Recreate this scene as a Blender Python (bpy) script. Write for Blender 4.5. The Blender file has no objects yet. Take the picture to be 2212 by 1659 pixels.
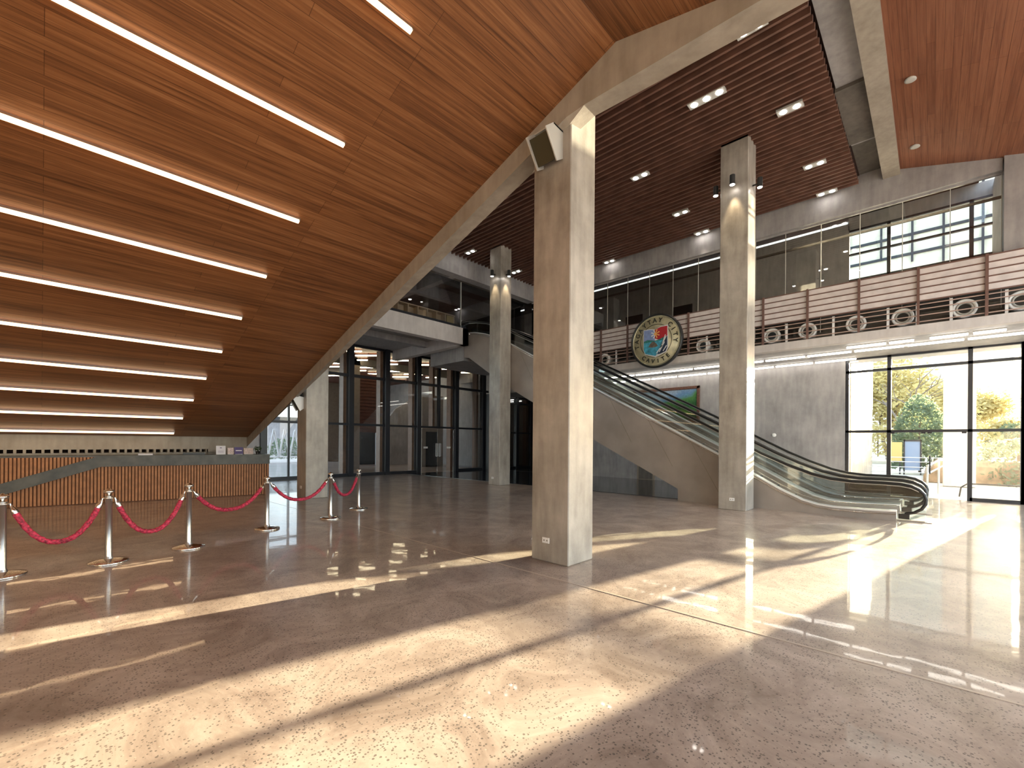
import bpy, math, random
from mathutils import Vector, Matrix
random.seed(7)
C = bpy.context.scene.collection
sc = bpy.context.scene
ORD = ['first','second','third','fourth','fifth','sixth','seventh','eighth','ninth','tenth','eleventh','twelfth','thirteenth','fourteenth','fifteenth']

# ------------------------------------------------------------------ mesh builder
class MB:
    def __init__(s): s.v=[]; s.f=[]; s.sm=[]
    def add(s, vs, fs, smooth=False):
        o=len(s.v); s.v+=[tuple(p) for p in vs]
        for f in fs: s.f.append([i+o for i in f]); s.sm.append(smooth)
        return s
    def box(s,x0,x1,y0,y1,z0,z1):
        if x0>x1:x0,x1=x1,x0
        if y0>y1:y0,y1=y1,y0
        if z0>z1:z0,z1=z1,z0
        return s.add([(x0,y0,z0),(x1,y0,z0),(x1,y1,z0),(x0,y1,z0),(x0,y0,z1),(x1,y0,z1),(x1,y1,z1),(x0,y1,z1)],
            [(0,3,2,1),(4,5,6,7),(0,1,5,4),(1,2,6,5),(2,3,7,6),(3,0,4,7)])
    def rbox(s,x0,x1,y0,y1,z0,z1,b=.01):
        # box with chamfered vertical and horizontal edges (24 verts)
        n=len(s.v)
        pts=[]
        for x,y,z,sx,sy,sz in [(X,Y,Z,SX,SY,SZ) for X,SX in((x0,1),(x1,-1)) for Y,SY in((y0,1),(y1,-1)) for Z,SZ in((z0,1),(z1,-1))]:
            pts+= [(x,y+sy*b,z+sz*b),(x+sx*b,y,z+sz*b),(x+sx*b,y+sy*b,z)]
        import bmesh
        bm=bmesh.new()
        for p in pts: bm.verts.new(p)
        bmesh.ops.convex_hull(bm,input=bm.verts)
        bm.verts.index_update()
        s.add([v.co[:] for v in bm.verts],[[v.index for v in f.verts] for f in bm.faces]); bm.free(); return s
    def prism(s,poly,axis,a,b):
        """poly 2-D points; axis 'x': pts (y,z); 'y': pts (x,z); 'z': pts (x,y)"""
        def P(p,t): return {'x':(t,p[0],p[1]),'y':(p[0],t,p[1]),'z':(p[0],p[1],t)}[axis]
        n=len(poly); vs=[P(p,a) for p in poly]+[P(p,b) for p in poly]
        fs=[list(range(n))[::-1],list(range(n,2*n))]+[(i,(i+1)%n,n+(i+1)%n,n+i) for i in range(n)]
        return s.add(vs,fs)
    def tube(s,path,r,n=10,cap=True,rs=None):
        path=[Vector(p) for p in path]; rings=[]; prev=None
        for i,p in enumerate(path):
            a=path[max(i-1,0)]; b=path[min(i+1,len(path)-1)]; t=(b-a).normalized()
            if prev is None:
                up=Vector((0,0,1)) if abs(t.z)<.9 else Vector((1,0,0)); nn=t.cross(up).normalized()
            else: nn=(prev-t*prev.dot(t)).normalized()
            prev=nn; bb=t.cross(nn); rr=rs[i] if rs else r
            rings.append([p+nn*rr*math.cos(2*math.pi*k/n)+bb*rr*math.sin(2*math.pi*k/n) for k in range(n)])
        vs=[v for R in rings for v in R]; fs=[]
        for i in range(len(rings)-1):
            for k in range(n): fs.append((i*n+k,i*n+(k+1)%n,(i+1)*n+(k+1)%n,(i+1)*n+k))
        s.add(vs,fs,True)
        if cap: s.add(rings[0],[list(range(n))[::-1]]); s.add(rings[-1],[list(range(n))])
        return s
    def lathe(s,prof,c=(0,0,0),n=24,M=None,cap=True):
        """prof: (r,z) rotated about z, then M, then moved to c"""
        c=Vector(c); M=M or Matrix.Identity(3); vs=[];fs=[]
        for r,z in prof:
            for k in range(n):
                a=2*math.pi*k/n; vs.append(M@Vector((r*math.cos(a),r*math.sin(a),z))+c)
        m=len(prof)
        for i in range(m-1):
            for k in range(n): fs.append((i*n+k,i*n+(k+1)%n,(i+1)*n+(k+1)%n,(i+1)*n+k))
        s.add(vs,fs,True)
        if cap and prof[0][0]>1e-4: s.add(vs[:n],[list(range(n))[::-1]])
        if cap and prof[-1][0]>1e-4: s.add(vs[-n:],[list(range(n))])
        return s
    def build(s,name,mat,parent=None,auto=True):
        me=bpy.data.meshes.new(name); me.from_pydata(s.v,[],s.f)
        if parent is not None: me.transform(world_m(parent).inverted())
        for p,sm in zip(me.polygons,s.sm): p.use_smooth=sm
        me.materials.append(mat); me.validate()
        import bmesh
        bm=bmesh.new(); bm.from_mesh(me); bmesh.ops.recalc_face_normals(bm,faces=bm.faces); bm.to_mesh(me); bm.free()
        o=bpy.data.objects.new(name,me); C.objects.link(o)
        if parent is not None:
            o.parent=parent
        return o
def world_m(o):
    m=o.matrix_basis.copy()
    if o.parent: m=world_m(o.parent)@m
    return m
def tag(o,label,cat,group=None,kind=None):
    if label:o['label']=label
    if cat:o['category']=cat
    if group:o['group']=group
    if kind:o['kind']=kind
    return o
def thing(name,label,cat,loc=(0,0,0),group=None):
    o=bpy.data.objects.new(name,None); o.empty_display_size=.1; C.objects.link(o); o.location=loc
    return tag(o,label,cat,group)
def struct(o): o['kind']='structure'; return o
def copy_tree(o,parent=None):
    c=o.copy(); C.objects.link(c)
    if parent is not None: c.parent=parent
    for ch in list(o.children): copy_tree(ch,c)
    return c

# ------------------------------------------------------------------ materials
def mat(name):
    m=bpy.data.materials.new(name); m.use_nodes=True
    nt=m.node_tree; nt.nodes.clear()
    out=nt.nodes.new('ShaderNodeOutputMaterial')
    return m,nt,out
def N(nt,t,**kw):
    n=nt.nodes.new(t)
    for k,v in kw.items():
        if k.startswith('i_'): n.inputs[k[2:].replace('_',' ')].default_value=v
        else: setattr(n,k,v)
    return n
def L(nt,a,b): nt.links.new(a,b)
def rgb(*c): return (c[0],c[1],c[2],1)
def s2l(r,g,b):
    f=lambda x:(x/255/12.92 if x/255<=.04045 else ((x/255+.055)/1.055)**2.4)
    return (f(r),f(g),f(b),1)
def coords(nt,scale=(1,1,1),rot=(0,0,0)):
    tc=N(nt,'ShaderNodeNewGeometry'); mp=N(nt,'ShaderNodeMapping')
    mp.inputs['Scale'].default_value=scale; mp.inputs['Rotation'].default_value=rot
    L(nt,tc.outputs['Position'],mp.inputs['Vector']); return mp.outputs['Vector']
def ramp(nt,fac,stops):
    r=N(nt,'ShaderNodeValToRGB'); e=r.color_ramp.elements
    while len(e)<len(stops): e.new(.5)
    for q,(p,c) in zip(e,stops): q.position=p; q.color=c
    L(nt,fac,r.inputs['Fac']); return r.outputs['Color']
def simple(name,col,rough=.5,metal=0.,spec=.5,var=0.,scale=6.,bump=0.,coat=0.):
    m,nt,out=mat(name); b=N(nt,'ShaderNodeBsdfPrincipled'); L(nt,b.outputs[0],out.inputs[0])
    b.inputs['Roughness'].default_value=rough; b.inputs['Metallic'].default_value=metal
    b.inputs['Specular IOR Level'].default_value=spec; b.inputs['Coat Weight'].default_value=coat
    if var or bump:
        v=coords(nt); no=N(nt,'ShaderNodeTexNoise'); no.inputs['Scale'].default_value=scale; no.inputs['Detail'].default_value=6
        L(nt,v,no.inputs['Vector'])
        d=tuple(max(0,c*(1-var)) for c in col[:3])+(1,); u=tuple(min(1,c*(1+var)) for c in col[:3])+(1,)
        L(nt,ramp(nt,no.outputs['Fac'],[(.3,d),(.7,u)]),b.inputs['Base Color'])
        if bump:
            bp=N(nt,'ShaderNodeBump'); bp.inputs['Strength'].default_value=bump; bp.inputs['Distance'].default_value=.01
            L(nt,no.outputs['Fac'],bp.inputs['Height']); L(nt,bp.outputs[0],b.inputs['Normal'])
    else: b.inputs['Base Color'].default_value=col
    return m
def emis(name,col,st):
    m,nt,out=mat(name); e=N(nt,'ShaderNodeEmission'); e.inputs[0].default_value=col; e.inputs[1].default_value=st
    L(nt,e.outputs[0],out.inputs[0]); return m
def glass(name,tint=(.9,.95,.94),refl=1.0,rough=.0,base=0.0):
    m,nt,out=mat(name); t=N(nt,'ShaderNodeBsdfTransparent'); t.inputs[0].default_value=tint+(1,)
    g=N(nt,'ShaderNodeBsdfGlossy'); g.inputs['Roughness'].default_value=rough
    fr=N(nt,'ShaderNodeFresnel'); fr.inputs[0].default_value=1.5
    ma=N(nt,'ShaderNodeMath',operation='MULTIPLY_ADD'); ma.inputs[1].default_value=refl; ma.inputs[2].default_value=base
    ma.use_clamp=True
    L(nt,fr.outputs[0],ma.inputs[0])
    mx=N(nt,'ShaderNodeMixShader'); L(nt,ma.outputs[0],mx.inputs[0]); L(nt,t.outputs[0],mx.inputs[1]); L(nt,g.outputs[0],mx.inputs[2])
    L(nt,mx.outputs[0],out.inputs[0]); return m
def concrete(name,c1,c2,rough=.5,panel=True,spec=.5):
    m,nt,out=mat(name); b=N(nt,'ShaderNodeBsdfPrincipled'); L(nt,b.outputs[0],out.inputs[0])
    v=coords(nt); n1=N(nt,'ShaderNodeTexNoise'); n1.inputs['Scale'].default_value=1.3; n1.inputs['Detail'].default_value=8; n1.inputs['Roughness'].default_value=.65
    L(nt,v,n1.inputs['Vector'])
    v2=coords(nt,(5,5,.9)); n2=N(nt,'ShaderNodeTexNoise'); n2.inputs['Scale'].default_value=1.6; n2.inputs['Detail'].default_value=5
    L(nt,v2,n2.inputs['Vector'])
    ad=N(nt,'ShaderNodeMath',operation='MULTIPLY_ADD'); ad.inputs[1].default_value=.4; L(nt,n2.outputs['Fac'],ad.inputs[0])
    m1=N(nt,'ShaderNodeMath',operation='MULTIPLY'); m1.inputs[1].default_value=.65; L(nt,n1.outputs['Fac'],m1.inputs[0]); L(nt,m1.outputs[0],ad.inputs[2])
    col=ramp(nt,ad.outputs[0],[(.36,c1),(.68,c2)])
    L(nt,col,b.inputs['Base Color']); b.inputs['Roughness'].default_value=rough; b.inputs['Specular IOR Level'].default_value=spec
    n3=N(nt,'ShaderNodeTexNoise'); n3.inputs['Scale'].default_value=40; n3.inputs['Detail'].default_value=4; L(nt,v,n3.inputs['Vector'])
    bp=N(nt,'ShaderNodeBump'); bp.inputs['Strength'].default_value=.12; bp.inputs['Distance'].default_value=.01
    L(nt,n3.outputs['Fac'],bp.inputs['Height']); L(nt,bp.outputs[0],b.inputs['Normal'])
    return m
def planks(name,c1,c2,c3,width=.14,length=2.6,rough=.45,along='x'):
    m,nt,out=mat(name); b=N(nt,'ShaderNodeBsdfPrincipled'); L(nt,b.outputs[0],out.inputs[0])
    rot=(0,0,0) if along=='x' else (0,0,math.pi/2)
    v=coords(nt,(1,1,1),rot)
    br=N(nt,'ShaderNodeTexBrick'); L(nt,v,br.inputs['Vector']); br.inputs['Scale'].default_value=1.
    br.inputs['Brick Width'].default_value=length; br.inputs['Row Height'].default_value=width
    br.inputs['Mortar Size'].default_value=.0035; br.inputs['Mortar Smooth'].default_value=.3
    br.inputs['Color1'].default_value=rgb(0,0,0); br.inputs['Color2'].default_value=rgb(1,1,1); br.inputs['Mortar'].default_value=rgb(.5,.5,.5)
    br.offset=.37; br.offset_frequency=3
    v2=coords(nt,(.45,14,14) if along=='x' else (14,.45,14)); no=N(nt,'ShaderNodeTexNoise'); no.inputs['Scale'].default_value=1.8; no.inputs['Detail'].default_value=7; no.inputs['Roughness'].default_value=.65
    no.inputs['Distortion'].default_value=.6
    L(nt,v2,no.inputs['Vector'])
    mm=N(nt,'ShaderNodeMath',operation='MULTIPLY_ADD'); mm.inputs[1].default_value=.12; L(nt,br.outputs['Color'],mm.inputs[0])
    m3=N(nt,'ShaderNodeMath',operation='MULTIPLY'); m3.inputs[1].default_value=.82; L(nt,no.outputs['Fac'],m3.inputs[0]); L(nt,m3.outputs[0],mm.inputs[2])
    col=ramp(nt,mm.outputs[0],[(.30,c1),(.5,c2),(.72,c3)])
    mx=N(nt,'ShaderNodeMixRGB',blend_type='MULTIPLY'); L(nt,br.outputs['Fac'],mx.inputs[0]); L(nt,col,mx.inputs[1]); mx.inputs[2].default_value=rgb(.45,.4,.35)
    L(nt,mx.outputs[0],b.inputs['Base Color']); b.inputs['Roughness'].default_value=rough
    return m
def floor_mat():
    m,nt,out=mat('polished_concrete'); b=N(nt,'ShaderNodeBsdfPrincipled'); L(nt,b.outputs[0],out.inputs[0])
    v=coords(nt)
    n1=N(nt,'ShaderNodeTexNoise'); n1.inputs['Scale'].default_value=1.5; n1.inputs['Detail'].default_value=12; n1.inputs['Roughness'].default_value=.74; n1.inputs['Distortion'].default_value=.8; L(nt,v,n1.inputs['Vector'])
    base=ramp(nt,n1.outputs['Fac'],[(.33,rgb(.25,.19,.155)),(.5,rgb(.41,.33,.275)),(.66,rgb(.55,.46,.39))])
    # aggregate specks
    vo=N(nt,'ShaderNodeTexVoronoi'); vo.inputs['Scale'].default_value=64; L(nt,v,vo.inputs['Vector'])
    sep=N(nt,'ShaderNodeSeparateColor'); L(nt,vo.outputs['Color'],sep.inputs[0])
    n2=N(nt,'ShaderNodeTexNoise'); n2.inputs['Scale'].default_value=2.2; n2.inputs['Detail'].default_value=4; L(nt,v,n2.inputs['Vector'])
    th=N(nt,'ShaderNodeMath',operation='MULTIPLY_ADD'); L(nt,n2.outputs['Fac'],th.inputs[0]); th.inputs[1].default_value=1.9; th.inputs[2].default_value=-.48
    pick=N(nt,'ShaderNodeMath',operation='LESS_THAN'); L(nt,sep.outputs[0],pick.inputs[0]); L(nt,th.outputs[0],pick.inputs[1])
    rad=N(nt,'ShaderNodeMath',operation='MULTIPLY_ADD'); L(nt,sep.outputs[1],rad.inputs[0]); rad.inputs[1].default_value=.34; rad.inputs[2].default_value=.14
    dd=N(nt,'ShaderNodeMath',operation='LESS_THAN'); L(nt,vo.outputs['Distance'],dd.inputs[0]); L(nt,rad.outputs[0],dd.inputs[1])
    mk=N(nt,'ShaderNodeMath',operation='MULTIPLY'); L(nt,pick.outputs[0],mk.inputs[0]); L(nt,dd.outputs[0],mk.inputs[1])
    mk2=N(nt,'ShaderNodeMath',operation='MULTIPLY'); L(nt,mk.outputs[0],mk2.inputs[0]); mk2.inputs[1].default_value=.72
    mx=N(nt,'ShaderNodeMixRGB'); L(nt,mk2.outputs[0],mx.inputs[0]); L(nt,base,mx.inputs[1]); mx.inputs[2].default_value=rgb(.07,.06,.055)
    # light pebbles
    vo2=N(nt,'ShaderNodeTexVoronoi'); vo2.inputs['Scale'].default_value=30; L(nt,v,vo2.inputs['Vector'])
    l2=N(nt,'ShaderNodeMath',operation='LESS_THAN'); L(nt,vo2.outputs['Distance'],l2.inputs[0]); l2.inputs[1].default_value=.16
    s2=N(nt,'ShaderNodeSeparateColor'); L(nt,vo2.outputs['Color'],s2.inputs[0])
    l3=N(nt,'ShaderNodeMath',operation='GREATER_THAN'); L(nt,s2.outputs[0],l3.inputs[0]); l3.inputs[1].default_value=.8
    l4=N(nt,'ShaderNodeMath',operation='MULTIPLY'); L(nt,l2.outputs[0],l4.inputs[0]); L(nt,l3.outputs[0],l4.inputs[1])
    l5=N(nt,'ShaderNodeMath',operation='MULTIPLY'); L(nt,l4.outputs[0],l5.inputs[0]); l5.inputs[1].default_value=.35
    mx2=N(nt,'ShaderNodeMixRGB'); L(nt,l5.outputs[0],mx2.inputs[0]); L(nt,mx.outputs[0],mx2.inputs[1]); mx2.inputs[2].default_value=rgb(.62,.52,.42)
    L(nt,mx2.outputs[0],b.inputs['Base Color'])
    rr=N(nt,'ShaderNodeMapRange'); L(nt,n1.outputs['Fac'],rr.inputs[0]); rr.inputs[3].default_value=.26; rr.inputs[4].default_value=.42
    L(nt,rr.outputs[0],b.inputs['Roughness']); b.inputs['Specular IOR Level'].default_value=.25
    b.inputs['Coat Weight'].default_value=.45; b.inputs['Coat Roughness'].default_value=.035; b.inputs['Coat IOR'].default_value=1.5
    n4=N(nt,'ShaderNodeTexNoise'); n4.inputs['Scale'].default_value=2.5; n4.inputs['Detail'].default_value=2; L(nt,v,n4.inputs['Vector'])
    bp=N(nt,'ShaderNodeBump'); bp.inputs['Strength'].default_value=.06; bp.inputs['Distance'].default_value=.02
    L(nt,n4.outputs['Fac'],bp.inputs['Height']); L(nt,bp.outputs[0],b.inputs['Coat Normal'])
    return m

M={}
M['floor']=floor_mat()
M['conc']=concrete('board_concrete',rgb(.23,.205,.175),rgb(.46,.42,.37),.38)
M['conc_beam']=concrete('beam_concrete',rgb(.27,.23,.185),rgb(.42,.37,.31),.55)
M['conc_grey']=concrete('grey_concrete',rgb(.25,.24,.245),rgb(.41,.395,.395),.6)
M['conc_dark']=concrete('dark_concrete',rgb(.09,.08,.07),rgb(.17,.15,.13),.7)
M['conc_pale']=concrete('pale_concrete',rgb(.50,.46,.45),rgb(.66,.62,.60),.6)
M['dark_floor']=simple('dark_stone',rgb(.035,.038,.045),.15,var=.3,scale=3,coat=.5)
M['joint']=simple('joint_filler',rgb(.52,.43,.35),.3,coat=.4)
M['wood']=planks('warm_timber_planks',rgb(.10,.035,.012),rgb(.25,.10,.036),rgb(.41,.19,.08),.13,2.8,.42)
M['wood_r']=planks('brown_timber_planks',rgb(.17,.055,.025),rgb(.27,.10,.05),rgb(.34,.14,.075),.12,2.4,.45)
M['slat']=simple('red_brown_slat',rgb(.17,.085,.063),.42,var=.25,scale=3)
M['slat_back']=simple('void_black',rgb(.03,.012,.009),.9)
M['steel']=simple('dark_steel',rgb(.012,.014,.022),.35,spec=.5)
M['steel_brown']=simple('brown_mullion',rgb(.27,.135,.07),.5,var=.2)
M['chrome']=simple('polished_chrome',rgb(.78,.77,.75),.12,metal=1.)
M['brush']=simple('brushed_steel',rgb(.62,.64,.66),.28,metal=1.)
M['alu']=simple('satin_aluminium',rgb(.78,.80,.84),.3,metal=.45)
M['black']=simple('black_rubber',rgb(.012,.012,.013),.35)
M['blackm']=simple('black_metal',rgb(.02,.02,.02),.4)
M['velvet']=simple('red_velvet',rgb(.45,.03,.07),.7,var=.75,scale=38,bump=.8)
M['clad']=simple('escalator_cladding',rgb(.30,.255,.225),.42,var=.18,scale=1.2)
M['white']=simple('white_paint',rgb(.85,.85,.85),.45)
M['offw']=simple('off_white_metal',rgb(.48,.47,.44),.4)
M['olive']=simple('olive_grey_metal',rgb(.17,.155,.11),.45)
M['oliveD']=simple('dark_olive_metal',rgb(.05,.042,.02),.4)
M['board']=simple('pale_board',rgb(.64,.585,.58),.55,var=.12,scale=4)
M['rail']=simple('brown_rail',rgb(.15,.08,.065),.45)
M['rail_l']=simple('light_rail',rgb(.42,.30,.26),.45)
M['stone']=simple('dark_marble',rgb(.055,.052,.042),.4,var=.55,scale=3.2,coat=.05)
M['cslat']=simple('oak_slat',rgb(.42,.185,.075),.5,var=.2,scale=8)
M['cback']=simple('oak_gap',rgb(.13,.045,.015),.7)
M['paper']=simple('white_paper',rgb(.75,.74,.8),.6)
M['purple']=simple('purple_print',rgb(.10,.075,.22),.5)
M['pink']=simple('cream_pink_print',rgb(.68,.55,.52),.6,var=.3,scale=40)
M['leaf']=simple('leaf_green',rgb(.045,.085,.02),.5,var=.5,scale=20)
M['leafx']=simple('garden_leaf',rgb(.10,.17,.06),.6,var=.5,scale=3)
M['leafy']=simple('yellow_leaf',rgb(.42,.36,.12),.6,var=.4,scale=3)
def leafmat(name,c,t):
    m,nt,out=mat(name); d=N(nt,'ShaderNodeBsdfDiffuse'); q=N(nt,'ShaderNodeBsdfTranslucent'); v=coords(nt)
    no=N(nt,'ShaderNodeTexNoise'); no.inputs['Scale'].default_value=4; L(nt,v,no.inputs['Vector'])
    k=ramp(nt,no.outputs['Fac'],[(.3,tuple(x*.6 for x in c[:3])+(1,)),(.7,c)]); L(nt,k,d.inputs[0]); q.inputs[0].default_value=t
    mx=N(nt,'ShaderNodeMixShader'); mx.inputs[0].default_value=.5; L(nt,d.outputs[0],mx.inputs[1]); L(nt,q.outputs[0],mx.inputs[2]); L(nt,mx.outputs[0],out.inputs[0]); return m
M['leafx']=leafmat('garden_leaf_green',rgb(.20,.26,.18),rgb(.20,.25,.14)); M['leafy']=leafmat('garden_leaf_yellow',rgb(.55,.48,.26),rgb(.70,.58,.25))
M['bark']=simple('bark',rgb(.16,.12,.09),.8,var=.3)
M['glass']=glass('clear_glass',(.93,.96,.95))
M['glassw']=glass('window_glass',(.96,.98,.97))
M['glass_g']=glass('green_glass',(.965,.985,.972),.9)
M['glass_r']=glass('reflective_glass',(.84,.85,.85),1.6,0,.04)
M['glass_f']=glass('tinted_glass',(.82,.83,.85),.8,0,.0)
M['led']=emis('warm_led',rgb(1,.66,.36),3.5)
M['tube']=emis('white_tube',rgb(1,.93,.82),7.)
M['tubew']=emis('yellow_tube',rgb(1,.82,.50),14.)
M['dl']=emis('downlight_lens',rgb(1,.93,.85),22.)
M['step']=simple('step_metal',rgb(.20,.20,.20),.4,metal=.6)
M['gold']=simple('frame_wood',rgb(.12,.05,.03),.45,var=.5,scale=25)
M['ground']=simple('pale_paving',rgb(.55,.51,.45),.6,var=.2,scale=1)
M['grass']=simple('grass',rgb(.16,.2,.07),.8,var=.4,scale=2)
M['earth']=simple('dry_bank',rgb(.24,.17,.11),.9,var=.4,scale=3)
M['blue']=simple('blue_paint',rgb(.20,.27,.40),.5)
M['yellow']=simple('yellow_paint',rgb(.52,.40,.15),.5)
M['darkwin']=simple('dark_pane',rgb(.012,.013,.015),.12)
M['redbrown']=simple('red_brown_panel',rgb(.12,.035,.018),.5,var=.2)
M['beige']=simple('beige_render',rgb(.30,.25,.20),.7,var=.1)

# ------------------------------------------------------------------ camera
f_=961.; rho=.007
F=Vector((.7266,.6871,0)).normalized(); R=Vector((F.y,-F.x,0)); U=Vector((0,0,1))
cxv=R*math.cos(rho)+U*math.sin(rho); cyv=-R*math.sin(rho)+U*math.cos(rho)
cam=bpy.data.cameras.new('camera'); cam.sensor_width=36; cam.lens=f_/2212*36; cam.shift_y=127.5/2212; cam.clip_end=500
co=bpy.data.objects.new('camera',cam); C.objects.link(co)
m=Matrix.Identity(4)
for i,vv in enumerate((cxv,cyv,-F)):
    for j in range(3): m[j][i]=vv[j]
m[2][3]=1.6; co.matrix_world=m; sc.camera=co

# ------------------------------------------------------------------ light
AZ=math.radians(-10.92); EL=math.radians(7.5)
sd=Vector((math.cos(EL)*math.cos(AZ),math.cos(EL)*math.sin(AZ),math.sin(EL)))
sl=bpy.data.lights.new('sun','SUN'); sl.energy=42.; sl.color=(1,.84,.60); sl.angle=math.radians(.5)
so=bpy.data.objects.new('sun',sl); C.objects.link(so); so.rotation_euler=sd.to_track_quat('Z','Y').to_euler()
w=bpy.data.worlds.new('world'); sc.world=w; w.use_nodes=True; nt=w.node_tree; nt.nodes.clear()
wo=N(nt,'ShaderNodeOutputWorld'); bg=N(nt,'ShaderNodeBackground'); sk=N(nt,'ShaderNodeTexSky')
sk.sky_type='NISHITA'; sk.sun_disc=False; sk.sun_elevation=math.radians(9); sk.sun_rotation=math.radians(102.1)
sk.air_density=1.; sk.dust_density=2.; sk.ozone_density=1.
bg.inputs[1].default_value=.7
b2=N(nt,'ShaderNodeBackground'); b2.inputs[0].default_value=(.80,.90,1,1); b2.inputs[1].default_value=1.75
ads=N(nt,'ShaderNodeAddShader'); L(nt,sk.outputs[0],bg.inputs[0]); L(nt,bg.outputs[0],ads.inputs[0]); L(nt,b2.outputs[0],ads.inputs[1]); L(nt,ads.outputs[0],wo.inputs[0])
sc.view_settings.view_transform='Standard'; sc.view_settings.look='None'; sc.view_settings.exposure=0.55; sc.view_settings.gamma=1; sc.view_settings.use_curve_mapping=False
def spot(loc,tgt,e,col,ang,blend=.4,size=.03):
    l=bpy.data.lights.new('lamp_beam','SPOT'); l.energy=e; l.color=col; l.spot_size=math.radians(ang); l.spot_blend=blend; l.shadow_soft_size=size
    o=bpy.data.objects.new('lamp_beam',l); C.objects.link(o); o.location=loc
    o.rotation_euler=(Vector(loc)-Vector(tgt)).to_track_quat('Z','Y').to_euler(); return o

# ================================================================== SETTING
GY=19.6    # far glazing
WX=18.6    # right wall
struct(MB().box(-12,18.8,-6,36,-.3,0).build('floor',M['floor']))
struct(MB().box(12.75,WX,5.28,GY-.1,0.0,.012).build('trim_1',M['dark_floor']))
struct(MB().box(4.165,4.19,-6,GY-.2,0,.003).build('trim_2',M['joint']))
# right wall
struct(MB().box(WX,WX+.35,2.13,16,0,4.5).build('wall_right',M['conc_grey']))
struct(MB().box(20.4,20.6,GY+.2,36,0,6.6).build('wall_right',M['conc_grey']))
struct(MB().box(WX,24.5,15.65,16,0,4.5).build('wall_annex',M['conc_grey']))
struct(MB().box(24.5,24.8,15.65,24.3,0,4.9).build('wall_annex',M['beige']))
struct(MB().box(20.6,24.5,23.9,24.1,0,4.9).build('wall_annex',M['beige']))
b=MB(); b.box(WX,24.8,15.65,GY,4.5,4.7); b.box(20.6,24.8,GY,24.3,4.5,4.7)
struct(b.build('ceiling',M['conc_grey']))
struct(MB().box(18.96,24.8,16,24.3,-.3,.0).build('floor',M['dark_floor']))
struct(MB().box(18.8,20.4,24.3,36,-.3,0).build('floor',M['floor']))
struct(MB().box(WX,WX+.5,-6,-1.88,0,5.0).build('wall_right',M['conc_grey']))
struct(MB().box(WX,WX+1.2,-1.88,2.13,4.5,5.0).build('trim_3',M['conc_grey']))
# back walls (behind the camera), left
struct(MB().box(-12.3,-12,-6,36,0,9).build('wall_left',M['conc_beam']))
struct(MB().box(WX,WX+.35,14.0,GY+.2,4.7,6.6).build('wall_right',M['conc_grey']))
# mezzanine slab + fascia
struct(MB().box(15.75,WX,-6,14.2,4.5,4.68).build('ceiling',M['conc_grey']))
struct(MB().box(15.5,15.75,-6,14.2,4.49,4.72).build('trim_4',M['conc_pale']))
# slatted ceiling
b=MB()
x=5.0
while x<15.95:
    b.box(x,x+.052,1.56,13.75,9.0,9.12); x+=.2
struct(b.build('ceiling',M['slat']))
struct(MB().box(4.6,16,1.56,13.75,9.30,9.4).build('ceiling',M['slat_back']))
b=MB()
for y in [2.0+.9*k for k in range(13)]: b.box(4.8,15.95,y,y+.05,9.11,9.17)
struct(b.build('trim_5',M['redbrown']))
# concrete round the slatted ceiling
struct(MB().box(5.25,16,.68,1.04,8.98,9.7).build('trim_6',M['conc_beam']))
b=MB(); b.box(5.25,16,1.04,1.56,9.32,9.5); b.box(11.6,13.9,1.04,1.56,9.12,9.32)
struct(b.build('trim_7',M['conc_dark']))
struct(MB().box(9.0,14.1,1.04,1.54,9.2,9.32).build('trim_8',M['conc_grey']))
# upper fascia right above glazing
struct(MB().box(16.0,16.3,-1.2,14.0,8.32,9.6).build('wall_right_upper',M['conc_grey']))
struct(MB().box(15.9,16.6,-6,-1.22,5.7,9.2).build('wall_right_upper',M['conc_grey']))
# wood soffit right, falling towards the street side
b=MB(); zf=lambda y:9.12-.27*(.68-y)
b.prism([(.68,zf(.68)),(-6,zf(-6)),(-6,zf(-6)+.3),(.68,zf(.68)+.3)],'x',5.25,16.4)
struct(b.build('ceiling',M['wood_r']))
# P3-side back beam
struct(MB().box(5.25,16,13.75,14.15,8.28,9.4).build('wall_back_upper',M['conc_grey']))
# left sloped timber soffit : ridge at y=2.72
sl1=-.3404; zr=6.31
def zw(y): return zr+sl1*(y-2.72) if y>2.72 else zr-.25*(2.72-y)
b=MB()
b.prism([(2.72,zr),(16.17,zw(16.17)),(16.17,zw(16.17)+.3),(2.72,zr+.3)],'x',-12,4.6)
b.prism([(-6,zw(-6)),(2.72,zr),(2.72,zr+.3),(-6,zw(-6)+.3)],'x',-12,4.6)
struct(b.build('ceiling',M['wood']))
# edge beam : horizontal part + raked part
b=MB()
Ls=[(-6,5.75),(.85,5.75),(3.15,5.80),(3.43,5.78),(16.3,5.78-.3404*12.87)]
Rs=[(-6,5.75),(.85,5.75),(3.2,5.84),(4.28,5.53),(16.3,5.55-.316*12.02)]
n=len(Ls)
vs=[];fs=[]
for (ya,za),(yb,zb2) in zip(Ls,Rs):
    vs+=[(4.6,ya,za),(4.9,yb,zb2),(4.9,yb,9.3 if ya<3.3 else max(zb2+.6,1)),(4.6,ya,9.3 if ya<3.3 else max(za+.7,1))]
for i in range(n-1):
    for k in range(4): fs.append((i*4+k,i*4+(k+1)%4,(i+1)*4+(k+1)%4,(i+1)*4+k))
fs+=[(0,1,2,3),(4*n-4,4*n-3,4*n-2,4*n-1)]
struct(b.add(vs,fs).build('trim_9',M['conc_beam']))
# outer roof cover above everything
struct(MB().box(-12,20.3,-1,36,9.8,10.0).build('ceiling',M['slat_back']))
struct(MB().box(-12,16,-6,-1,9.8,10.0).build('ceiling',M['slat_back']))
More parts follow.
